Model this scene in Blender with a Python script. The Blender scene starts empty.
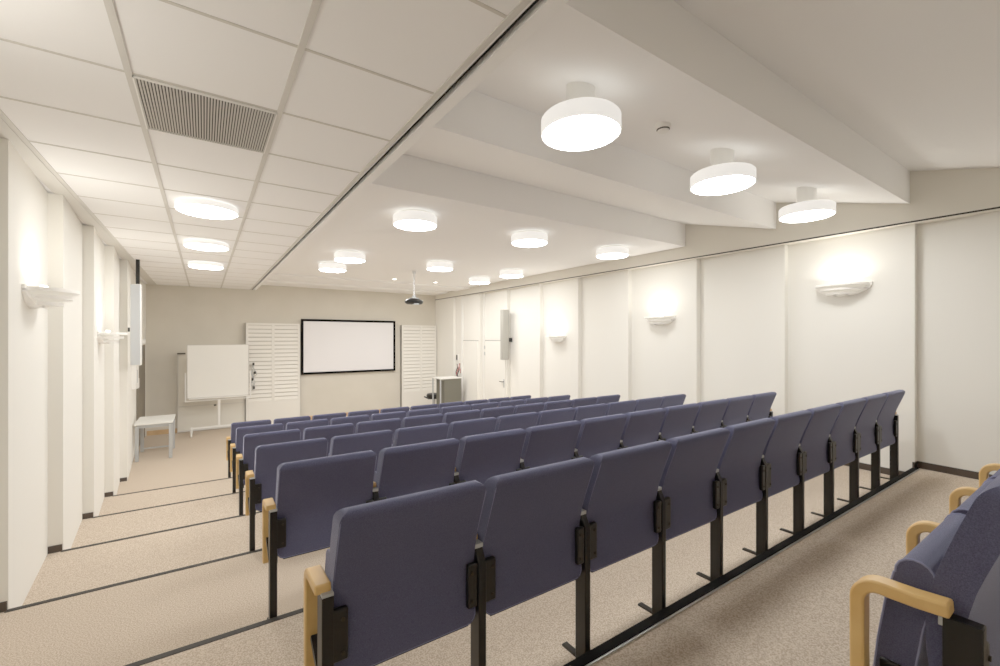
import bpy, bmesh, math, random
from mathutils import Vector, Matrix
random.seed(4)
sc = bpy.context.scene
C = sc.collection
PI = math.pi

# ------------------------------------------------------------------ materials
def lin(c):
    return tuple(((v/255)/12.92 if v/255 <= .04045 else ((v/255+.055)/1.055)**2.4) for v in c) + (1,)

def mat(name, rgb, rough=.6, metal=0, emit=0, emit_rgb=None, noise=None, bump=0, bscale=200, spec=.5, sheen=0):
    m = bpy.data.materials.new(name); m.use_nodes = True
    nt = m.node_tree; b = nt.nodes['Principled BSDF']
    b.inputs['Base Color'].default_value = lin(rgb)
    b.inputs['Roughness'].default_value = rough
    b.inputs['Metallic'].default_value = metal
    b.inputs['Specular IOR Level'].default_value = spec
    b.inputs['Sheen Weight'].default_value = sheen
    b.inputs['Sheen Tint'].default_value = (.62, .66, .92, 1)
    b.inputs['Sheen Roughness'].default_value = .35
    if emit:
        b.inputs['Emission Color'].default_value = lin(emit_rgb or rgb)
        b.inputs['Emission Strength'].default_value = emit
    tc = nt.nodes.new('ShaderNodeTexCoord')
    if noise:
        scale, rgb2, lo, hi = noise[:4]
        n = nt.nodes.new('ShaderNodeTexNoise'); n.inputs['Scale'].default_value = scale
        n.inputs['Detail'].default_value = noise[4] if len(noise) > 4 else 3
        nt.links.new(tc.outputs['Object'], n.inputs['Vector'])
        r = nt.nodes.new('ShaderNodeValToRGB')
        r.color_ramp.elements[0].position = lo; r.color_ramp.elements[0].color = lin(rgb2)
        r.color_ramp.elements[1].position = hi; r.color_ramp.elements[1].color = lin(rgb)
        nt.links.new(n.outputs['Fac'], r.inputs['Fac'])
        nt.links.new(r.outputs['Color'], b.inputs['Base Color'])
    if bump:
        n2 = nt.nodes.new('ShaderNodeTexNoise'); n2.inputs['Scale'].default_value = bscale
        nt.links.new(tc.outputs['Object'], n2.inputs['Vector'])
        bp = nt.nodes.new('ShaderNodeBump'); bp.inputs['Strength'].default_value = bump
        bp.inputs['Distance'].default_value = .002
        nt.links.new(n2.outputs['Fac'], bp.inputs['Height'])
        nt.links.new(bp.outputs['Normal'], b.inputs['Normal'])
    return m

M = dict(
    wall=mat('wall_panel_paint', (238,235,226), .7),
    wall_up=mat('upper_wall_paint', (222,217,204), .8),
    front=mat('front_wall_paint', (212,205,190), .8, noise=(2.0,(206,199,183),.3,.7)),
    ceil=mat('ceiling_paint', (250,249,247), .85),
    tile=mat('ceiling_tile_board', (250,249,248), .9, bump=.15, bscale=120),
    grid=mat('ceiling_grid_metal', (208,204,196), .6),
    joint=mat('tile_joint', (205,200,190), .8),
    black=mat('black_powder_coat', (4,4,5), .4, spec=.25),
    gap=mat('black_gap', (4,4,4), .9, spec=.1),
    carpet=mat('speckled_carpet', (207,189,168), .95, noise=(150,(160,141,121),.38,.60,8), bump=.5, bscale=260, spec=.1),
    nosing=mat('dark_nosing', (38,34,28), .7, spec=.2),
    alu=mat('brushed_aluminium', (205,205,205), .35, .8),
    fabric=mat('blue_grey_wool', (76,78,106), .95, noise=(420,(56,57,81),.3,.7,2), bump=.35, bscale=420, spec=.15, sheen=.6),
    piping=mat('piping_fabric', (116,120,156), .9, spec=.2),
    wood=mat('birch_veneer', (232,186,110), .4, noise=(9,(216,164,86),.3,.7,6)),
    woodb=mat('wood_skirting', (205,165,115), .5, noise=(6,(188,146,96),.3,.7,6)),
    brown=mat('brown_skirting', (50,36,26), .6),
    lampw=mat('lamp_white_body', (244,243,240), .4, emit=.22, emit_rgb=(255,252,246)),
    glow=mat('lamp_diffuser', (255,252,246), .5, emit=15, emit_rgb=(255,253,248)),
    spot=mat('spot_glow', (255,252,246), .5, emit=5, emit_rgb=(255,248,235)),
    sconce=mat('sconce_glass', (246,243,236), .4, emit=.04, emit_rgb=(255,248,236)),
    white=mat('white_lacquer', (240,238,232), .4),
    louvre=mat('louvre_lacquer', (238,234,224), .5),
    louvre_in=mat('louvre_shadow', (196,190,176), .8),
    board=mat('whiteboard_surface', (240,238,230), .3),
    screen=mat('projection_screen', (236,234,236), .7),
    frame=mat('screen_frame_velvet', (4,4,5), .9, spec=.1),
    silver=mat('silver_grille', (196,200,204), .4, .3),
    gspk=mat('grey_speaker_grille', (165,162,152), .5, .1),
    door=mat('door_paint', (240,237,228), .5),
    darkdoor=mat('brown_grey_door', (104,95,80), .7),
    lect=mat('olive_grey_laminate', (84,82,70), .6),
    table=mat('table_laminate', (236,236,230), .4),
    greym=mat('grey_metal', (176,180,182), .4, .4),
    red=mat('dull_red_plastic', (170,80,80), .5),
    vent=mat('vent_grey', (196,192,184), .5),
    ventd=mat('vent_dark', (60,56,50), .9),
    lens=mat('projector_lens', (40,44,52), .1),
)

# ------------------------------------------------------------------ helpers
def box(bm, x0, x1, y0, y1, z0, z1, mtx=None):
    vs = [bm.verts.new((x, y, z)) for x in (x0, x1) for y in (y0, y1) for z in (z0, z1)]
    for f in ((0,1,3,2),(4,6,7,5),(0,4,5,1),(2,3,7,6),(0,2,6,4),(1,5,7,3)):
        bm.faces.new([vs[i] for i in f])
    if mtx is not None: bmesh.ops.transform(bm, matrix=mtx, verts=vs)
    return vs

def cyl(bm, r, z0, z1, cx=0, cy=0, seg=48, r2=None, mtx=None):
    n0 = len(bm.verts)
    r2 = r if r2 is None else r2
    a = [bm.verts.new((cx+r*math.cos(2*PI*i/seg), cy+r*math.sin(2*PI*i/seg), z0)) for i in range(seg)]
    b = [bm.verts.new((cx+r2*math.cos(2*PI*i/seg), cy+r2*math.sin(2*PI*i/seg), z1)) for i in range(seg)]
    for i in range(seg):
        j = (i+1) % seg; bm.faces.new((a[i], a[j], b[j], b[i]))
    bm.faces.new(a[::-1]); bm.faces.new(b)
    if mtx is not None: bmesh.ops.transform(bm, matrix=mtx, verts=a+b)

def lathe(bm, prof, cx=0, cy=0, seg=48):
    rings = []
    for r, z in prof:
        rings.append([bm.verts.new((cx+r*math.cos(2*PI*i/seg), cy+r*math.sin(2*PI*i/seg), z)) for i in range(seg)])
    for a, b in zip(rings, rings[1:]):
        for i in range(seg):
            j = (i+1) % seg; bm.faces.new((a[i], a[j], b[j], b[i]))
    bm.faces.new(rings[0][::-1]); bm.faces.new(rings[-1])

def tube(bm, pts, r, seg=8, closed=False, flat=None):
    """sweep a circle (or a rectangle of half sizes flat=(a,b), b along X) along pts"""
    pts = [Vector(p) for p in pts]; n = len(pts); rings = []
    for i, p in enumerate(pts):
        a = pts[(i-1) % n] if (i > 0 or closed) else p
        b = pts[(i+1) % n] if (i < n-1 or closed) else p
        t = (b-a).normalized()
        ref = Vector((1, 0, 0)) if abs(t.x) < .9 else Vector((0, 0, 1))
        u = t.cross(ref).normalized(); v = t.cross(u).normalized()
        if flat:
            ring = [p+u*flat[0]*s+v*flat[1]*q for s, q in ((-1,-1),(1,-1),(1,1),(-1,1))]
        else:
            ring = [p+u*r*math.cos(2*PI*k/seg)+v*r*math.sin(2*PI*k/seg) for k in range(seg)]
        rings.append([bm.verts.new(q) for q in ring])
    m = len(rings[0])
    for i in range(n if closed else n-1):
        A, B = rings[i], rings[(i+1) % n]
        for k in range(m):
            l = (k+1) % m; bm.faces.new((A[k], A[l], B[l], B[k]))
    if not closed:
        bm.faces.new(rings[0][::-1]); bm.faces.new(rings[-1])

def prism(bm, pts, x0, x1):
    """YZ outline extruded along X"""
    a = [bm.verts.new((x0, y, z)) for y, z in pts]; b = [bm.verts.new((x1, y, z)) for y, z in pts]
    n = len(pts)
    for i in range(n):
        j = (i+1) % n; bm.faces.new((a[i], a[j], b[j], b[i]))
    bm.faces.new(a[::-1]); bm.faces.new(b)

def obj(name, bm, m, parent=None, bevel=0, bseg=2, smooth=False, angle=35):
    bmesh.ops.recalc_face_normals(bm, faces=bm.faces[:])
    me = bpy.data.meshes.new(name); bm.to_mesh(me); bm.free()
    mm = m if isinstance(m, (list, tuple)) else [m]
    for x in mm: me.materials.append(x)
    o = bpy.data.objects.new(name, me); C.objects.link(o)
    if parent: o.parent = parent
    if smooth or bevel:
        for p in me.polygons: p.use_smooth = True
        try: me.set_sharp_from_angle(angle=math.radians(angle))
        except Exception: pass
    if bevel:
        bv = o.modifiers.new('bevel', 'BEVEL'); bv.width = bevel; bv.segments = bseg
        bv.limit_method = 'ANGLE'; bv.angle_limit = math.radians(40)
        bv.harden_normals = False
    return o

def thing(name, label, cat, loc=(0,0,0), rz=0, group=None):
    o = bpy.data.objects.new(name, None); C.objects.link(o)
    o.empty_display_size = .1
    o.location = loc; o.rotation_euler = (0, 0, rz)
    o['label'] = label; o['category'] = cat
    if group: o['group'] = group
    return o

def tag(o, label, cat, group=None):
    o['label'] = label; o['category'] = cat
    if group: o['group'] = group
    return o

def struct(name, bm, m, **k):
    o = obj(name, bm, m, **k)
    if o.parent is None: o['kind'] = 'structure'
    return o

def bx(*a, **k):
    bm = bmesh.new(); box(bm, *a, **k); return bm

def dup(root, loc, label, sx=1.0, extra=None):
    r = root.copy(); C.objects.link(r); r.location = loc; r['label'] = label
    r.scale = (sx, 1, 1)
    for ch in list(root.children):
        c = ch.copy(); C.objects.link(c); c.parent = r
        for g in list(ch.children):
            d = g.copy(); C.objects.link(d); d.parent = c
    return r

# ------------------------------------------------------------------ dimensions
E = 2.127                     # eye height above the stage floor
D = 12.10                     # front wall
YB = -2.40                    # rear wall
ZT = E+1.170                  # tile ceiling
ZL = E+1.345                  # plain ceiling
ZU = E+1.672
YK = [1.306, 2.511, 3.697, 4.884, 6.070, 7.257]         # step lines (back to front)
ZK = [.790, .675, .540, .405, .270, .135, 0.0]          # tread levels, back to front
XLN, XLF = -.947, -1.035
XRN, XRF = 6.00, 6.09
XRU = 5.8646

# ------------------------------------------------------------------ floor
bm = bmesh.new()
prof = [(YB, ZK[0])]
for i, y in enumerate(YK):
    prof += [(y, ZK[i]), (y, ZK[i+1])]
prof += [(D+.02, 0), (D+.02, -.12), (YB, -.12)]
prism(bm, prof, -1.35, 6.3)
struct('floor', bm, M['carpet'])
n = 1
for i, y in enumerate(YK):
    z = ZK[i]
    if i == 0:
        struct('trim_%d' % n, bx(-.95, 6.03, y-.044, y+.004, z-.02, z+.012), M['gap'], bevel=.003); n += 1
        struct('trim_%d' % n, bx(-.95, 6.03, y-.051, y-.044, z-.01, z+.007), M['alu']); n += 1
    else:
        struct('trim_%d' % n, bx(XLN-.01, 6.03, y-.030, y+.006, z-.02, z+.004), M['nosing'], bevel=.002); n += 1

# ------------------------------------------------------------------ left wall (saw-tooth panels)
def floor_z(y):
    for i, yk in enumerate(YK):
        if y < yk-1e-4: return ZK[i]
    return 0.0
PL = [-2.42, -1.049, .130, 1.317, 2.511, 3.697, 4.884, 6.070, 7.257, 8.443, 10.816]
bm = bmesh.new()
for a, b in zip(PL, PL[1:]):
    vs = [(XLN, a), (XLF if b < 10 else -1.085, b), (-1.3, b), (-1.3, a)]
    lo = [bm.verts.new((x, y, 0)) for x, y in vs]; hi = [bm.verts.new((x, y, ZT-.012)) for x, y in vs]
    for i in range(4):
        j = (i+1) % 4; bm.faces.new((lo[i], lo[j], hi[j], hi[i]))
    bm.faces.new(lo[::-1]); bm.faces.new(hi)
# wall round the side doorway near the stage
box(bm, -1.3, -1.05, 10.816, D, 1.99, ZT-.012)
box(bm, -1.3, -1.05, 12.04, D, 0, 1.99)
struct('wall_left', bm, M['wall'])
bm = bmesh.new()
for b in PL[1:-1]:
    z = floor_z(b+.001) if False else floor_z(b-.01)
    box(bm, XLF+.0, XLN-.004, b-.012, b+.0, z, z+.055)
struct('baseboard_left', bm, M['brown'])
bm = bmesh.new(); box(bm, -1.30, -1.056, 10.82, 12.04, 0, 1.985)
dr = struct('door_1', bm, M['darkdoor'])

# ------------------------------------------------------------------ right wall
PR = [-2.42, -1.08, .105, 1.290, 2.487, 3.657, 4.900, 6.100, 7.260, 8.480, 9.660, 10.950, D]
bm = bmesh.new()
ZP = E+1.165
PX = {9.660: (5.955, 5.945), 10.950: (5.875, 5.868)}
def seg(a): return PX.get(a, (XRN, XRF))
for a, b in zip(PR, PR[1:]):
    vs = [(seg(a)[0], a), (seg(a)[1], b), (6.3, b), (6.3, a)]
    lo = [bm.verts.new((x, y, 0)) for x, y in vs]; hi = [bm.verts.new((x, y, ZP)) for x, y in vs]
    for i in range(4):
        j = (i+1) % 4; bm.faces.new((lo[i], lo[j], hi[j], hi[i]))
    bm.faces.new(lo[::-1]); bm.faces.new(hi)
struct('wall_right', bm, M['wall'])
bm = bmesh.new(); box(bm, XRU, 6.3, YB, D, ZP, ZU+.3)
struct('wall_right_upper', bm, M['wall_up'])
struct('trim_%d' % n, bx(XRU-.004, XRU+.004, YB, D, ZP-.012, ZP+.004), M['nosing']); n += 1  # dark strip standing in for the shadow line under the upper wall overhang
def wx(y):
    for a, b in zip(PR, PR[1:]):
        if a <= y <= b: return seg(a)[0]+(seg(a)[1]-seg(a)[0])*(y-a)/(b-a)
    return XRN
bm = bmesh.new()
for a, b in zip(PR[2:], PR[3:]):
    ys = sorted([a, b]+[y for y in YK if a < y < b])
    for p, q in zip(ys, ys[1:]):
        z = floor_z((p+q)/2)
        vs = [(wx(p+.001)-.012, p), (wx(q-.001)-.012, q), (6.2, q), (6.2, p)]
        lo = [bm.verts.new((x, y, z)) for x, y in vs]; hi = [bm.verts.new((x, y, z+.07)) for x, y in vs]
        for i in range(4):
            j = (i+1) % 4; bm.faces.new((lo[i], lo[j], hi[j], hi[i]))
        bm.faces.new(lo[::-1]); bm.faces.new(hi)
struct('baseboard_right', bm, M['brown'])

# ------------------------------------------------------------------ front and rear walls
struct('wall_front', bx(-1.3, 6.3, D, D+.15, 0, ZU), M['front'])
struct('wall_back', bx(-1.3, 6.3, YB-.15, YB, 0, ZU+.3), M['wall'])
struct('baseboard_front', bx(XLF, XRF, D-.015, D, 0, .10), M['woodb'])

# ------------------------------------------------------------------ ceilings
XT, YT = -.276, 2.494
struct('ceiling', bx(-1.3, .960, YB, D, ZT, ZT+.06), M['tile'])
bm = bmesh.new()
for x in (XT-.6, XT, XT+.6, XT+1.2):
    box(bm, x-.013, x+.013, YB, D, ZT-.006, ZT+.002)
struct('trim_%d' % n, bm, M['grid']); n += 1
bm = bmesh.new()
j = -7
j = -8
while True:
    y = YT+.6*j; j += 1
    if y > D-.05: break
    if y < YB: continue
    box(bm, XT-.6, XT+1.2, y-.007, y+.007, ZT-.003, ZT+.002)
struct('trim_%d' % n, bm, M['joint']); n += 1
struct('trim_%d' % n, bx(-1.0, XT-.613, YB, D, ZT-.012, ZT), M['grid']); n += 1     # wall perimeter strip
struct('trim_%d' % n, bx(.960, .992, YB, D, ZT+.10, ZT+.14), M['gap']); n += 1       # dark shadow gap
struct('trim_%d' % n, bx(.950, .960, YB, D, ZT-.002, ZT+.14), M['gap']); n += 1
bm = bmesh.new(); box(bm, .985, 1.045, YB, D, ZT-.004, ZU+.2)
struct('trim_%d' % n, bm, M['ceil']); n += 1
prof = [(D, ZL), (3.750, ZL), (3.750, ZU), (2.523, ZL), (2.523, ZU), (1.296, ZL), (1.296, ZU), (.069, ZL), (.069, ZU),
        (-1.158, ZL), (-1.158, ZU), (-2.385, ZL), (YB, ZL), (YB, ZU+.3), (D, ZU+.3)]
bm = bmesh.new(); prism(bm, prof, 1.045, XRU+.02)
struct('ceiling_right', bm, M['ceil'])
struct('trim_%d' % n, bx(1.045, XRU, 10.02, 10.75, ZL-.035, ZL+.01), M['ceil']); n += 1
struct('trim_%d' % n, bx(1.045, XRU, 11.3, D, ZL-.045, ZL+.01), M['ceil']); n += 1

# ------------------------------------------------------------------ return-air grille in the tile ceiling
t = thing('air_grille', 'square grey slotted air grille set in the white tile ceiling', 'air vent', (XT+.3, YT+.3, ZT-.012))
bm = bmesh.new(); box(bm, -.288, .288, -.290, .290, .009, .013)
obj('backing', bm, M['ventd'], t)
bm = bmesh.new()
for i in range(46):
    x = -.281+i*.0125
    box(bm, x-.0032, x+.0032, -.283, .283, 0, .010)
obj('slats', bm, M['vent'], t)
bm = bmesh.new()
box(bm, -.290, -.284, -.290, .290, 0, .011); box(bm, .284, .290, -.290, .290, 0, .011)
box(bm, -.290, .290, -.290, -.284, 0, .011); box(bm, -.290, .290, .284, .290, 0, .011)
obj('frame', bm, M['white'], t)

# ------------------------------------------------------------------ round lamps
def lamp(x, y, zc, zb, label, stem=False, r=.235, h=.10, group='round drum lamps under the plain ceiling'):
    t = thing('ceiling_lamp', label, 'ceiling lamp', (x, y, zb), 0, group)
    bm = bmesh.new()
    lathe(bm, [(r-.012, .004), (r-.004, .0), (r, .006), (r, h-.01), (r-.010, h), (.05, h)])
    obj('lamp_body', bm, M['lampw'], t, smooth=True)
    bm = bmesh.new(); lathe(bm, [(r-.014, .002), (r-.02, -.004), (.01, -.006)][::-1])
    obj('diffuser', bm, M['glow'], t, smooth=True)
    bm = bmesh.new()
    if stem: cyl(bm, .085, h-.002, zc-zb+.01, seg=32)
    else: cyl(bm, r*.72, h-.002, zc-zb, seg=40)
    obj('canopy', bm, M['white'], t, smooth=True)
    return t
rows = [(1.875, 'on a stem in the beamed bay'), (4.40, 'in the row beyond the beams'), (6.96, 'in the third row away')]
cols = [(1.895, 'nearest the tiled ceiling'), (3.465, 'in the middle'), (5.03, 'nearest the right wall')]
for y, a in rows:
    for x, b in cols:
        zc = ZL if y > 3 else ZL+(y-1.296)/1.227*.327
        lamp(x-(.03 if y < 3 else 0), y, zc, E+1.215, 'white drum lamp %s, the one %s' % (a, b), stem=(y < 3))
lamp(1.915, 8.15, ZL, E+1.215, 'round white drum lamp in the farthest row, left of the projector')
lamp(5.05, 8.20, ZL, E+1.215, 'round white drum lamp in the farthest row, right of the projector')
for j, w in ((3, 'nearest of the three flush lamps in the tiled ceiling'), (6, 'middle of the three flush lamps in the tiled ceiling'),
             (9, 'farthest of the three flush lamps in the tiled ceiling')):
    lamp(XT+.3, YT+.3+.6*j, ZT-.001, E+1.105, 'shallow round white lamp, ' + w, h=.055, group='flush lamps in the tiled ceiling')
for x, w in ((3.53, 'left of the projector pole tip'), (4.54, 'right of the projector')):
    t = thing('ceiling_spotlight', 'tiny bright downlight in the ceiling near the stage, ' + ('left of two' if x < 4 else 'right of two'),
              'spotlight', (x, 9.36, ZL-.03), 0, 'tiny downlights by the stage')
    bm = bmesh.new(); lathe(bm, [(.040, .0), (.045, .004), (.05, .03)], seg=24); obj('housing', bm, M['white'], t, smooth=True)
    bm = bmesh.new(); cyl(bm, .036, -.003, .002, seg=24); obj('lens', bm, M['spot'], t)
    ld = bpy.data.lights.new('downlight', 'AREA'); ld.shape = 'DISK'; ld.size = .07; ld.energy = 13; ld.color = (1, .97, .92)
    lo = bpy.data.objects.new('downlight', ld); C.objects.link(lo); lo.parent = t; lo.location = (0, 0, -.006)
# smoke detector
t = thing('smoke_detector', 'small white smoke detector between the drum lamps on the beamed ceiling', 'smoke detector', (2.66, 1.87, ZL+.115))
bm = bmesh.new(); lathe(bm, [(.022, -.022), (.035, -.018), (.045, .0), (.052, .012), (.052, .04)], seg=32); obj('housing', bm, M['white'], t, smooth=True)
bm = bmesh.new(); lathe(bm, [(.040, -.010), (.0445, -.004), (.0445, .001), (.040, .001)], seg=32); obj('vent_ring', bm, M['ventd'], t)

# ------------------------------------------------------------------ projector
t = thing('projector', 'dark ceiling projector hanging on a thin silver pole before the screen', 'projector', (3.50, 8.19, 2.80))
bm = bmesh.new(); lathe(bm, [(.10, .0), (.15, .005), (.185, .03), (.19, .06), (.17, .085), (.10, .115), (.05, .125)], seg=40); bmesh.ops.scale(bm, vec=(1, .8, 1), verts=bm.verts[:]); obj('body', bm, M['black'], t, smooth=True)
bm = bmesh.new(); cyl(bm, .035, 0, .05, seg=24, mtx=Matrix.Translation((.02, .12, .05)) @ Matrix.Rotation(-PI/2, 4, 'X')); obj('lens', bm, M['lens'], t, smooth=True)
bm = bmesh.new(); cyl(bm, .014, .16, ZL-2.80-.02, seg=16); cyl(bm, .035, ZL-2.80-.05, ZL-2.80, seg=20); obj('pole', bm, M['alu'], t, smooth=True)
bm = bmesh.new(); box(bm, -.08, .08, -.06, .06, .12, .135); box(bm, -.03, .03, -.03, .03, .13, .18); obj('mount', bm, M['silver'], t)
bm = bmesh.new(); box(bm, -.05, .05, -.13, -.02, -.006, .012); obj('foot', bm, M['silver'], t)

# ------------------------------------------------------------------ wall lights
def sconce(x, y, z, side, label):
    """side = +1 : mounted on the right wall (opens towards -X)"""
    t = thing('wall_sconce', label, 'wall light', (x, y, z), 0 if side > 0 else PI, 'slatted wall sconces')
    # wall plate : crescent
    bm = bmesh.new(); N = 28
    for (r0, r1, x0, x1) in ((.270, .140, -.004, -.034),):
        top = [(r0*math.cos(PI+PI*i/N), .140+r1*math.sin(PI+PI*i/N)) for i in range(N+1)]
        inn = [((r0-.03)*math.cos(PI+PI*i/N), .143+(r1-.020)*math.sin(PI+PI*i/N)) for i in range(N+1)]
        for i in range(N):
            q = [top[i], top[i+1], inn[i+1], inn[i]]
            A = [bm.verts.new((x0, p[0], p[1])) for p in q]; B = [bm.verts.new((x1-.05*(1-abs(p[0])/.27), p[0], p[1])) for p in q]
            bm.faces.new(A); bm.faces.new(B[::-1])
            for k in range(4):
                l = (k+1) % 4; bm.faces.new((A[k], B[k], B[l], A[l]))
    bmesh.ops.remove_doubles(bm, verts=bm.verts[:], dist=1e-4)
    obj('rim', bm, M['sconce'], t, smooth=True)
    bm = bmesh.new()
    pts = [(.255*math.cos(PI+PI*i/N), .137+.127*math.sin(PI+PI*i/N)) for i in range(N+1)]
    A = [bm.verts.new((-.001, p[0], p[1])) for p in pts]; B = [bm.verts.new((-.012, p[0], p[1])) for p in pts]
    bm.faces.new(A); bm.faces.new(B[::-1])
    for k in range(len(A)):
        l = (k+1) % len(A); bm.faces.new((A[k], B[k], B[l], A[l]))
    obj('back_plate', bm, M['sconce'], t)
    for (a, b, zz) in ((.250, .240, .108), (.205, .205, .062), (.150, .160, .018)):
        bm = bmesh.new(); N2 = 28
        pts = [(-b*abs(math.sin(PI*i/N2))**.8-.004, a*math.cos(PI*i/N2)) for i in range(N2+1)]
        A = [bm.verts.new((p[0], p[1], zz)) for p in pts]; B = [bm.verts.new((p[0], p[1], zz+.024)) for p in pts]
        bm.faces.new(A); bm.faces.new(B[::-1])
        for k in range(len(A)):
            l = (k+1) % len(A); bm.faces.new((A[k], B[k], B[l], A[l]))
        obj('fin', bm, M['sconce'], t)
    bm = bmesh.new(); cyl(bm, .009, -.08, .08, seg=16, mtx=Matrix.Translation((-.07, 0, .148)) @ Matrix.Rotation(PI/2, 4, 'X'))
    obj('bulb', bm, M['spot'], t, smooth=True)
    ld = bpy.data.lights.new('sconce_light', 'AREA'); ld.shape = 'RECTANGLE'; ld.size = .09; ld.size_y = .30
    ld.energy = 1.3; ld.color = (1, .94, .84)
    lo = bpy.data.objects.new('sconce_light', ld); C.objects.link(lo); lo.parent = t
    lo.location = (-.085, 0, .175); lo.rotation_euler = (PI, math.radians(-12), 0)
    return t
sconce(wx(1.88)-.002, 1.90, E+.475, 1, 'slatted white half-bowl sconce on the right wall, nearest the camera')
sconce(wx(4.25)-.002, 4.28, E+.205, 1, 'slatted white half-bowl sconce on the right wall, middle of three')
sconce(wx(6.60)-.002, 6.72, E-.090, 1, 'slatted white half-bowl sconce on the right wall, farthest of three')
sconce(-.989, 4.28, E+.205, -1, 'slatted white half-bowl sconce on the left wall, nearest the camera')
sconce(-.989, 1.90, E+.475, -1, 'slatted white half-bowl sconce on the left wall, added out of view beside the rear aisle as fill light')  # added fill light, out of view, to brighten the near ceiling
sconce(-.989, -.50, E+.475, -1, 'slatted white half-bowl sconce on the left wall, added unseen behind the viewpoint as fill light')  # unseen fill light behind the camera, added for the rear of the room
sconce(wx(-.5)-.002, -.50, E+.475, 1, 'slatted white half-bowl sconce on the right wall, added unseen behind the viewpoint as fill light')  # its right-wall counterpart, also an added unseen fill light
sconce(-.989, 6.66, E-.070, -1, 'slatted white half-bowl sconce on the left wall, beyond the first')

# ------------------------------------------------------------------ loudspeakers
t = thing('column_speaker', 'tall silver column loudspeaker high on the left wall near the stage', 'loudspeaker', (-.84, 8.30, 1.72))
obj('cabinet', bx(-.062, .062, -.02, .13, 0, 1.20), M['white'], t, bevel=.008)
obj('grille', bx(-.055, .055, -.028, -.018, .01, 1.19), M['silver'], t, bevel=.004)
obj('mount', bx(-.10, -.03, .12, .20, .5, .56), M['black'], t)
obj('hanger', bx(-.005, .040, .06, .12, 1.20, ZT-1.72-.0), M['black'], t)
t = thing('column_speaker', 'tall grey column loudspeaker high on the right wall beside the door', 'loudspeaker', (5.865, 8.36, 1.61), math.radians(-8))
obj('cabinet', bx(-.085, .085, -.02, .10, 0, 1.18), M['gspk'], t, bevel=.008)
obj('grille', bx(-.075, .075, -.028, -.018, .01, 1.17), M['gspk'], t, bevel=.004)
obj('side_panel', bx(.083, .091, -.01, .09, .02, 1.16), M['nosing'], t)
obj('mount', bx(.085, .20, .03, .08, .42, .52), M['black'], t)

# ------------------------------------------------------------------ doors on the right wall
def rdoor(num, y0, y1, z1, handle):
    x0, x1 = wx(y0), wx(y1)
    ang = math.atan2(-(x1-x0), (y1-y0))
    L = math.hypot(x1-x0, y1-y0)
    mt = Matrix.Translation((x0, y0, 0)) @ Matrix.Rotation(ang, 4, 'Z')
    bm = bmesh.new(); box(bm, -.022, .01, 0, L, .01, z1, mtx=mt)
    d = struct('door_%d' % num, bm, M['door'], bevel=.002)
    bm = bmesh.new()
    box(bm, -.010, .01, -.02, L+.02, z1+.002, z1+.012, mtx=mt)
    obj('head_joint', bm, M['nosing'], d)
    bm = bmesh.new(); box(bm, -.05, .01, L+.005, L+.06, 0, ZP-.002, mtx=mt); obj('jamb', bm, M['white'], d)
    if handle:
        bm = bmesh.new(); box(bm, -.030, -.020, .035, .075, .93, 1.13, mtx=mt); obj('handle_plate', bm, M['greym'], d)
        bm = bmesh.new()
        tube(bm, [mt @ Vector(p) for p in ((-.03, .055, 1.07), (-.075, .055, 1.07), (-.08, .075, 1.07), (-.08, .18, 1.07))], .011)
        obj('handle', bm, M['nosing'], d, smooth=True)
        for z in (1.72, 1.88):
            bm = bmesh.new(); box(bm, -.034, -.018, L-.03, L+.0, z-.045, z+.045, mtx=mt); obj('hinge', bm, M['greym'], d)
    return d
rdoor(2, 8.53, 9.58, E-.077, True)
rdoor(3, 9.73, 10.49, E-.080, False)

# ------------------------------------------------------------------ projection screen
t = thing('projection_screen', 'wide white projection screen in a black frame on the front wall', 'screen', (3.308, D-.06, 1.177))
obj('screen_surface', bx(-1.20, 1.20, -.002, .01, .06, 1.38), M['screen'], t)
bm = bmesh.new()
w, h, f = 1.258, 1.440, .062
box(bm, -w, w, -.022, .02, 0, f); box(bm, -w, w, -.022, .02, h-f, h)
box(bm, -w, -w+f, -.022, .02, f, h-f); box(bm, w-f, w, -.022, .02, f, h-f)
obj('frame', bm, M['frame'], t, bevel=.004)
obj('wall_mount', bx(-.8, .8, .02, .058, .3, 1.1), M['black'], t)

# ------------------------------------------------------------------ louvred cabinets
def louvred(x0, x1, split, zt, zs, label):
    t = thing('louvred_cabinet', label, 'cabinet', ((x0+x1)/2, D, 0), 0)
    cx = (x0+x1)/2; a, b, s = x0-cx, x1-cx, split-cx
    dp = .13
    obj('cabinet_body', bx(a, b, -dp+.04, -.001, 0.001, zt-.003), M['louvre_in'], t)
    bm = bmesh.new()
    box(bm, a, a+.045, -dp, -.002, 0.001, zt); box(bm, b-.045, b, -dp, -.002, 0.001, zt)
    box(bm, a+.045, b-.045, -dp, -.002, zt-.045, zt)
    box(bm, s-.03, s+.03, -dp, -.04, zs, zt-.045)
    obj('frame', bm, M['louvre'], t)
    obj('lower_panel', bx(a+.045, b-.045, -dp+.004, -.04, 0.001, zs), M['louvre'], t, bevel=.003)
    for (p, q) in ((a+.045, s-.03), (s+.03, b-.045)):
        bm = bmesh.new(); N = 19; hh = (zt-.045-zs)/N
        for i in range(N):
            z = zs+i*hh
            vs = [(-dp+.006, z+.006), (-dp+.001, z+.012), (-dp+.030, z+hh-.008), (-dp+.036, z+hh-.014)]
            prism(bm, [(-dp+.002, z+.004), (-dp+.002, z+.018), (-dp+.024, z+hh-.012), (-dp+.036, z+hh-.012), (-dp+.036, z+.004)], p, q)
        obj('louvre_panel', bm, M['louvre'], t)
    return t
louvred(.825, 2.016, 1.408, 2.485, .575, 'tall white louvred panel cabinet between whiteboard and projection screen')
louvred(4.745, 5.84, 5.345, 2.497, .550, 'tall white louvred panel cabinet in the right front corner')

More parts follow.
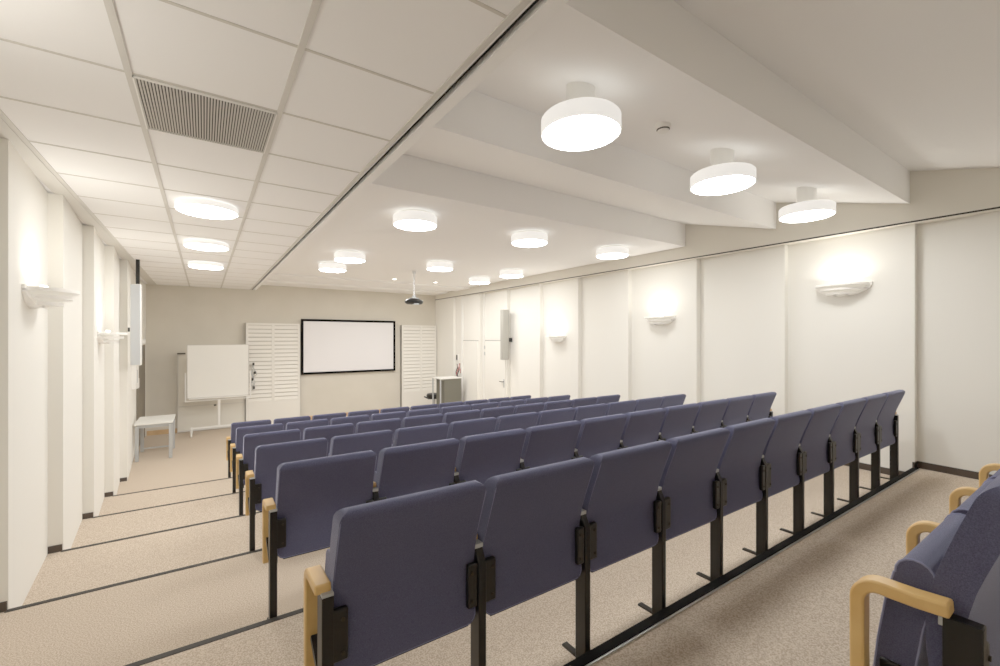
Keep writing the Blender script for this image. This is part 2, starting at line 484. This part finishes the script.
# ------------------------------------------------------------------ leaning board behind the whiteboard
t = thing('pin_board', 'pale grey framed board standing against the wall behind the whiteboard', 'board', (.15, D-.10, .025))
obj('panel', bx(-.635, .645, .03, .055, .0, 1.74), M['wall_up'], t)
bm = bmesh.new()
box(bm, -.645, -.630, .02, .06, -.025, 1.75); box(bm, .64, .655, .02, .06, -.025, 1.75)
box(bm, -.63, .64, .02, .06, -.01, .02); box(bm, -.63, .64, .02, .06, .55, .565)
obj('frame', bm, M['grid'], t)
bm = bmesh.new(); box(bm, -.65, -.50, -.03, .03, 1.735, 1.765); obj('top_clip', bm, M['brown'], t)

# ------------------------------------------------------------------ mobile whiteboard
t = thing('mobile_whiteboard', 'white flip-over board on a white wheeled stand beside the louvred cabinet', 'whiteboard', (.275, 11.55, 0))
x0, x1, z0, z1 = -.575, .565, .825, 1.965
obj('board', bx(x0, x1, -.03, -.012, z0, z1), M['board'], t, bevel=.003)
bm = bmesh.new()
f = .014
box(bm, x0-f, x0, -.034, -.006, z0-f, z1+f); box(bm, x1, x1+f, -.034, -.006, z0-f, z1+f)
box(bm, x0, x1, -.034, -.006, z0-f, z0); box(bm, x0, x1, -.034, -.006, z1, z1+f)
obj('board_frame', bm, M['grid'], t)
bm = bmesh.new()
box(bm, -.625, -.600, -.01, .02, .735, 1.37); box(bm, .600, .625, -.01, .02, .735, 1.37)
box(bm, -.60, .60, -.01, .02, .735, .765)
obj('support_frame', bm, M['white'], t, bevel=.003)
obj('pen_tray', bx(-.55, .55, -.075, -.028, z0-.032, z0-.016), M['white'], t)
obj('post', bx(-.022, .022, -.012, .022, .165, .74), M['white'], t, bevel=.003)
bm = bmesh.new(); box(bm, -.52, .48, -.02, .02, .135, .168); box(bm, -.52, -.485, -.26, .26, .10, .140); box(bm, .445, .48, -.26, .26, .10, .140)
obj('base', bm, M['white'], t, bevel=.003)
for x in (-.502, .462):
    for y in (-.24, .24):
        bm = bmesh.new(); cyl(bm, .035, -.012, .012, seg=20, mtx=Matrix.Translation((x, y, .036)) @ Matrix.Rotation(PI/2, 4, 'Y'))
        box(bm, x-.014, x+.014, y-.012, y+.012, .06, .105)
        obj('caster', bm, M['white'], t, smooth=True)
bm = bmesh.new(); cyl(bm, .018, -.05, .0, seg=12, mtx=Matrix.Translation((-.05, -.01, .63)) @ Matrix.Rotation(PI/2, 4, 'Y')); obj('clamp_knob', bm, M['black'], t)

# cable bundle with plugs, hanging on the left cabinet
t = thing('hanging_cables', 'tangle of grey cables with dark clips on the louvred cabinet, beside the whiteboard', 'cables', (.96, D-.16, 0))
for k in range(3):
    bm = bmesh.new()
    pts = [(.012*k+.03*math.sin(i*.9+k*2), -.005+.01*math.cos(i*.7+k), 1.50-.62*i/16) for i in range(17)]
    tube(bm, pts, .006, seg=6); obj('cable', bm, M['greym'], t, smooth=True)
bm = bmesh.new(); tube(bm, [(.03+.055*math.cos(a*PI/8), -.012, 1.27+.07*math.sin(a*PI/8)) for a in range(16)], .008, seg=6, closed=True); obj('cable_coil', bm, M['greym'], t, smooth=True)
for (x, z) in ((.02, 1.50), (.05, 1.29), (.0, 1.13), (.03, .93)):
    obj('clip', bx(x-.02, x+.02, -.03, .02, z-.03, z+.03), M['nosing'], t, bevel=.004)

# ------------------------------------------------------------------ side table, boxes on left wall
t = thing('side_table', 'small pale table on grey legs against the left wall by the stage', 'table', (-.735, 10.04, 0))
obj('tabletop', bx(-.262, .275, -.43, .43, .622, .65), M['table'], t, bevel=.004)
obj('apron', bx(-.225, .24, -.39, .39, .565, .622), M['greym'], t)
for x in (-.225, .24):
    for y in (-.39, .39):
        obj('leg', bx(x-.025, x+.025, y-.025, y+.025, 0, .60), M['greym'], t, bevel=.005)
obj('stretcher', bx(-.21, .225, .375, .40, .045, .07), M['greym'], t)

t = thing('wall_cabinet', 'small white control box with a dark slot on the left wall below the column speaker', 'control box', (-.985, 9.70, 1.24))
obj('box', bx(-.04, .035, -.26, .12, .02, .43), M['white'], t, bevel=.006)
obj('slot', bx(.034, .040, -.10, -.06, .12, .34), M['greym'], t)
obj('lower_unit', bx(-.03, .025, .12, .30, 0, .17), M['white'], t, bevel=.006)
t = thing('motion_sensor', 'small white domed sensor above the dark doorway on the left', 'sensor', (XLF, 10.75, 2.05))
bm = bmesh.new(); lathe(bm, [(.07, 0), (.07, .02), (.055, .07), (.02, .09)], seg=24)
bmesh.ops.transform(bm, matrix=Matrix.Rotation(PI/2, 4, 'Y'), verts=bm.verts[:]); 
bmesh.ops.translate(bm, verts=bm.verts[:], vec=(.0, .10, .0)); obj('dome', bm, M['white'], t, smooth=True)

# ------------------------------------------------------------------ lectern desk at the right front
t = thing('lectern', 'olive-grey lectern desk with a white top by the right front door', 'lectern', (5.30, 10.20, 0))
obj('desktop', bx(-.215, .42, -.02, .50, 1.045, 1.072), M['table'], t, bevel=.003)
obj('cabinet_panel', bx(-.09, .41, 0, .48, 0.002, 1.045), M['lect'], t, bevel=.003)
obj('leg', bx(-.210, -.185, 0, .03, 0, 1.045), M['greym'], t); obj('leg', bx(-.210, -.185, .45, .48, 0, 1.045), M['greym'], t)
obj('top_rail', bx(-.185, -.09, 0, .02, 1.00, 1.045), M['lect'], t)

# black swivel stool behind it
t = thing('swivel_stool', 'black padded swivel stool standing behind the lectern desk', 'stool', (5.33, 11.05, 0))
bm = bmesh.new(); lathe(bm, [(.10, .44), (.19, .44), (.215, .47), (.22, .53), (.20, .57), (.10, .585)], seg=32); obj('seat', bm, M['black'], t, smooth=True)
bm = bmesh.new(); tube(bm, [(0, 0, .43), (-.20, -.06, .45), (-.34, -.08, .52)], .02, seg=8); obj('lever', bm, M['black'], t, smooth=True)
bm = bmesh.new(); cyl(bm, .025, .08, .44, seg=16); obj('gas_lift', bm, M['greym'], t)
bm = bmesh.new()
for k in range(5):
    a = 2*PI*k/5; tube(bm, [(0, 0, .09), (.27*math.cos(a), .27*math.sin(a), .065)], .018, seg=6)
obj('star_base', bm, M['black'], t)
for k in range(5):
    a = 2*PI*k/5
    bm = bmesh.new(); cyl(bm, .027, -.02, .02, seg=14, mtx=Matrix.Translation((.27*math.cos(a), .27*math.sin(a), .027)) @ Matrix.Rotation(PI/2, 4, 'Y')); obj('caster', bm, M['black'], t)

# things on the wall above the lectern
t = thing('wall_phone', 'small black handset on the right wall above the lectern', 'telephone', (wx(10.80)-.001, 10.80, 1.50))
obj('base', bx(-.03, 0, -.05, .05, -.02, .16), M['white'], t, bevel=.005)
obj('handset', bx(-.055, -.03, -.03, .03, .0, .15), M['black'], t, bevel=.01)
t = thing('hanging_cables', 'cluster of red, white and black cables hanging on the wall above the lectern', 'cables', (wx(10.72)-.012, 10.74, 1.02))
for k, mm in enumerate(('red', 'white', 'black', 'red', 'nosing', 'white')):
    bm = bmesh.new()
    yy = -.10+.045*k
    tube(bm, [(-.02-.012*math.sin(i+k), yy+.035*math.sin(i*1.2+k), .40-.02*k-.055*i) for i in range(6+k % 3)], .013, seg=6)
    obj('cable', bm, M[mm], t, smooth=True)
obj('hook_rail', bx(-.02, .0, -.13, .16, .39, .43), M['white'], t)

# ------------------------------------------------------------------ auditorium chairs
W = .5385
def spine(z):
    """centre line y(z) of the backrest : lumbar bend at about z=.66"""
    P = [(.425, .026), (.50, .040), (.58, .050), (.66, .050), (.74, .033), (.82, .006), (.90, -.024), (.97, -.050)]
    if z <= P[0][0]: return P[0][1]
    for (a, ya), (b, yb) in zip(P, P[1:]):
        if z <= b:
            t = (z-a)/(b-a); return ya+(yb-ya)*t
    return P[-1][1]

def back_bm(w):
    bm = bmesh.new(); z0, z1 = .432, .955
    hx, hz, r = w/2, (z1-z0)/2, .036
    cz = (z0+z1)/2
    xs = [-hx, -hx+.012, -hx+.026, -hx+r, -hx*.4, hx*.4, hx-r, hx-.026, hx-.012, hx]
    zs = [-hz, -hz+.012, -hz+.026, -hz+r]+[-hz+r+(2*hz-2*r)*i/12 for i in range(1, 12)]+[hz-r, hz-.028, hz-.020, hz-.013, hz-.007, hz-.003, hz]
    def mp(x, z):
        ax, az = abs(x)-(hx-r), abs(z)-(hz-r)
        if ax > 0 and az > 0:
            m = max(ax, az); l = math.hypot(ax, az)
            ax, az = ax*m/l, az*m/l
            x = math.copysign(hx-r+ax, x); z = math.copysign(hz-r+az, z)
        return x, z
    def th(z):
        k = (z+hz)/(2*hz); q = max(0, (z-(hz-.036))/.036); return (.027+.009*min(1, k*1.3))*math.sqrt(1-.90*q*q)
    G = {}
    for s in (-1, 1):
        for i, x in enumerate(xs):
            for j, z in enumerate(zs):
                X, Z = mp(x, z); puff = .004*(1-(x/hx)**2)*(1-(z/hz)**4)
                G[s, i, j] = bm.verts.new((X, spine(Z+cz)+s*(th(Z)+puff), Z+cz))
    nx, nz = len(xs), len(zs)
    for s in (-1, 1):
        for i in range(nx-1):
            for j in range(nz-1):
                bm.faces.new((G[s, i, j], G[s, i+1, j], G[s, i+1, j+1], G[s, i, j+1]))
    ring = [(i, 0) for i in range(nx)]+[(nx-1, j) for j in range(1, nz)]+[(i, nz-1) for i in range(nx-2, -1, -1)]+[(0, j) for j in range(nz-2, 0, -1)]
    for a, b in zip(ring, ring[1:]+ring[:1]):
        bm.faces.new((G[-1, a[0], a[1]], G[-1, b[0], b[1]], G[1, b[0], b[1]], G[1, a[0], a[1]]))
    loops = [[G[s, a[0], a[1]].co.copy() for a in ring] for s in (-1, 1)]
    return bm, loops

def seat_profile():
    """side outline of the tipped-up seat cushion, y forward"""
    pts = [(.172, .40), (.168, .47), (.158, .57), (.143, .67), (.127, .74)]
    R = .036
    for k in range(9):
        a = -.12+PI*k/8*1.02
        pts.append((.089+R*math.cos(a), .744+R*math.sin(a)))
    pts += [(.058, .705), (.075, .63), (.091, .52), (.098, .44), (.102, .40)]
    return [(y+.012, z) for y, z in pts]

def chair_parts(t, w, plates, right_end=False):
    cx = w/2
    bw = w-.036
    bm, loops = back_bm(bw); bmesh.ops.translate(bm, verts=bm.verts[:], vec=(cx, 0, 0))
    b = obj('backrest', bm, M['fabric'], t, bevel=.009, bseg=3, smooth=True, angle=50)
    for lp in loops:
        s = 1 if lp is loops[1] else -1
        bm = bmesh.new()
        tube(bm, [(p.x*(1-.003/bw*2)+cx, p.y-s*.003, .694+(p.z-.694)*(1-.003/.262)) for p in lp], .0030, seg=6, closed=True)
        obj('piping', bm, M['piping'], b, smooth=True)
    obj('bottom_trim', bx(cx-bw/2+.03, cx+bw/2-.03, .008, .044, .424, .436), M['black'], t)
    bm = bmesh.new(); prism(bm, seat_profile(), cx-bw/2+.010, cx+bw/2-.010)
    s = obj('seat', bm, M['fabric'], t, bevel=.006, bseg=2, angle=35)
    for x in (cx-bw/2+.012, cx+bw/2-.012):
        bm = bmesh.new()
        tube(bm, [(x, .118+(y-.118)*.985, z) for y, z in seat_profile()], .003, seg=5)
        obj('piping', bm, M['piping'], s, smooth=True)
    for x in (cx-bw/2-.001, cx+bw/2-.011):
        bm = bmesh.new(); box(bm, x, x+.012, .06, .165, .385, .53)
        obj('seat_hinge', bm, M['black'], s, bevel=.005)
    leg(t, 0, plates == 1); arm(t, 0, plates == 1)
    if right_end: leg(t, w, True); arm(t, w, True)
    for x0, x1 in ((.0, .060), (w-.060, w-.0200)):
        bm = bmesh.new(); box(bm, x0, x1, -.013, .008, .495, .650)
        p = obj('bracket', bm, M['black'], t, bevel=.006, bseg=2)
        xx = x0+.043 if x0 < .1 else x0+.017
        for z in (.52, .62):
            bm = bmesh.new(); cyl(bm, .006, .0, .006, seg=10, mtx=Matrix.Translation((xx, -.011, z)) @ Matrix.Rotation(PI/2, 4, 'X'))
            obj('screw', bm, M['nosing'], p)

def leg(t, x, end):
    bm = bmesh.new()
    if end:
        box(bm, x-.0175, x+.0175, -.014, .048, 0, .698)
    else:
        prism(bm, [(-.014, 0), (.048, 0), (.048, .60), (.062, .690), (.012, .690), (-.014, .64)], x-.0160, x+.0160)
    obj('leg', bm, M['black'], t, bevel=.003)
    obj('leg_cap', bx(x-.0165, x+.0165, -.012 if end else .012, .048 if end else .056, .689, .706 if end else .703), M['greym'], t)
    bm = bmesh.new(); box(bm, x-.016, x+.016, .02, .135, .055, .067)
    obj('foot', bm, M['nosing'], t, bevel=.004)

def arm(t, x, end):
    if end: x += (-.010 if x < .1 else .010)
    bm = bmesh.new()
    R = .042; yf = .165; zt = .712; th = .0145; hw = .0235 if end else .0165
    ys = .004 if end else .045
    pts = [(x, ys, zt+.004), (x, (ys+yf-R)/2, zt)]
    for k in range(9):
        a = PI/2-PI/2*k/8
        pts.append((x, yf-R+R*math.cos(a), zt-R+R*math.sin(a)))
    pts += [(x, yf-.0, .55), (x, yf-.002, .36)]
    tube(bm, pts, 0, flat=(th, hw))
    obj('armrest', bm, M['wood'], t, bevel=.005, bseg=2)
    bm = bmesh.new(); tube(bm, [(x, .135, .505), (x, .11, .49), (x, .02, .44)], 0, flat=(.010, .010))
    obj('arm_bracket', bm, M['black'], t)

G_ = 'auditorium chairs in rows'
first = thing('auditorium_chair', 'x', 'chair', (0, 0, 0), 0, G_); chair_parts(first, W, 1)
mid = thing('auditorium_chair', 'x', 'chair', (0, 0, 0), 0, G_); chair_parts(mid, W, 2)
last = thing('auditorium_chair', 'x', 'chair', (0, 0, 0), 0, G_); chair_parts(last, W, 2, True)
ordn = ['first', 'second', 'third', 'fourth', 'fifth', 'sixth', 'seventh', 'eighth', 'ninth']
rown = ['row nearest the camera', 'second full row', 'third full row', 'fourth full row', 'fifth full row', 'front row nearest the stage']
used = set()
def place(proto, loc, label, sx):
    if proto.name not in used:
        used.add(proto.name); proto.location = loc; proto['label'] = label; proto.scale = (sx, 1, 1); return proto
    return dup(proto, loc, label, sx)
for r in range(6):
    sx = (.530 if r == 0 else .5445)/W; sz = 1 if r == 0 else .981 if r == 1 else .962
    for i in range(10):
        x = .298+W*sx*i
        lo_ = (x, YK[r]+(.018 if r else .029), ZK[r+1])
        if i == 0: p, lb = first, 'blue-grey folding seat at the left aisle end of the %s' % rown[r]
        elif i == 9: p, lb = last, 'blue-grey folding seat at the right wall end of the %s' % rown[r]
        else: p, lb = mid, 'blue-grey folding seat, %s from the left aisle in the %s' % (ordn[i], rown[r])
        place(p, lo_, lb, sx).scale = (sx, 1, sz)
for i in range(6):
    sx = (.537 if i == 0 else .567)/W
    lb = ('blue-grey seat with full birch armrest showing, at the photo\'s right edge' if i == 0 else
          'blue-grey seat, %s along the row cut by the photo\'s right edge' % ordn[i])
    o = place(first if i == 0 else mid, (1.362+.567*i-(.03 if i else 0), .197, ZK[0]), lb, sx); o.scale = (sx, 1, 1.04)
    for ch in o.children:
        if ch.name.startswith('arm'): ch.location.y = .030 if i == 0 else .050
        if ch.name.startswith('backrest'): ch.scale.z = 1.03
        if ch.name.startswith('leg_cap') and i == 0: ch.location.z = -.012; ch.location.y = .006
    o['group'] = 'chairs of the rearmost row'

# ------------------------------------------------------------------ camera, world, colour
cd = bpy.data.cameras.new('camera'); cam = bpy.data.objects.new('camera', cd); C.objects.link(cam)
cam.location = (0, 0, E); cam.rotation_euler = (PI/2, 0, -math.radians(34.037))
cd.sensor_width = 36; cd.sensor_fit = 'HORIZONTAL'; cd.lens = 434.39/1000*36
cd.shift_x = (500-497.67)/1000; cd.shift_y = (337.88-333)/1000
cd.clip_start = .02
sc.camera = cam
w = bpy.data.worlds.new('world'); sc.world = w; w.use_nodes = True
w.node_tree.nodes['Background'].inputs[0].default_value = (.9, .9, 1, 1)
w.node_tree.nodes['Background'].inputs[1].default_value = .3
sc.view_settings.view_transform = 'Standard'
sc.view_settings.look = 'None'
sc.view_settings.exposure = 1.15
sc.view_settings.gamma = 1.5
sc.cycles.max_bounces = 8
sc.cycles.diffuse_bounces = 6
sc.cycles.caustics_reflective = False; sc.cycles.caustics_refractive = False
sc.cycles.sample_clamp_indirect = 4
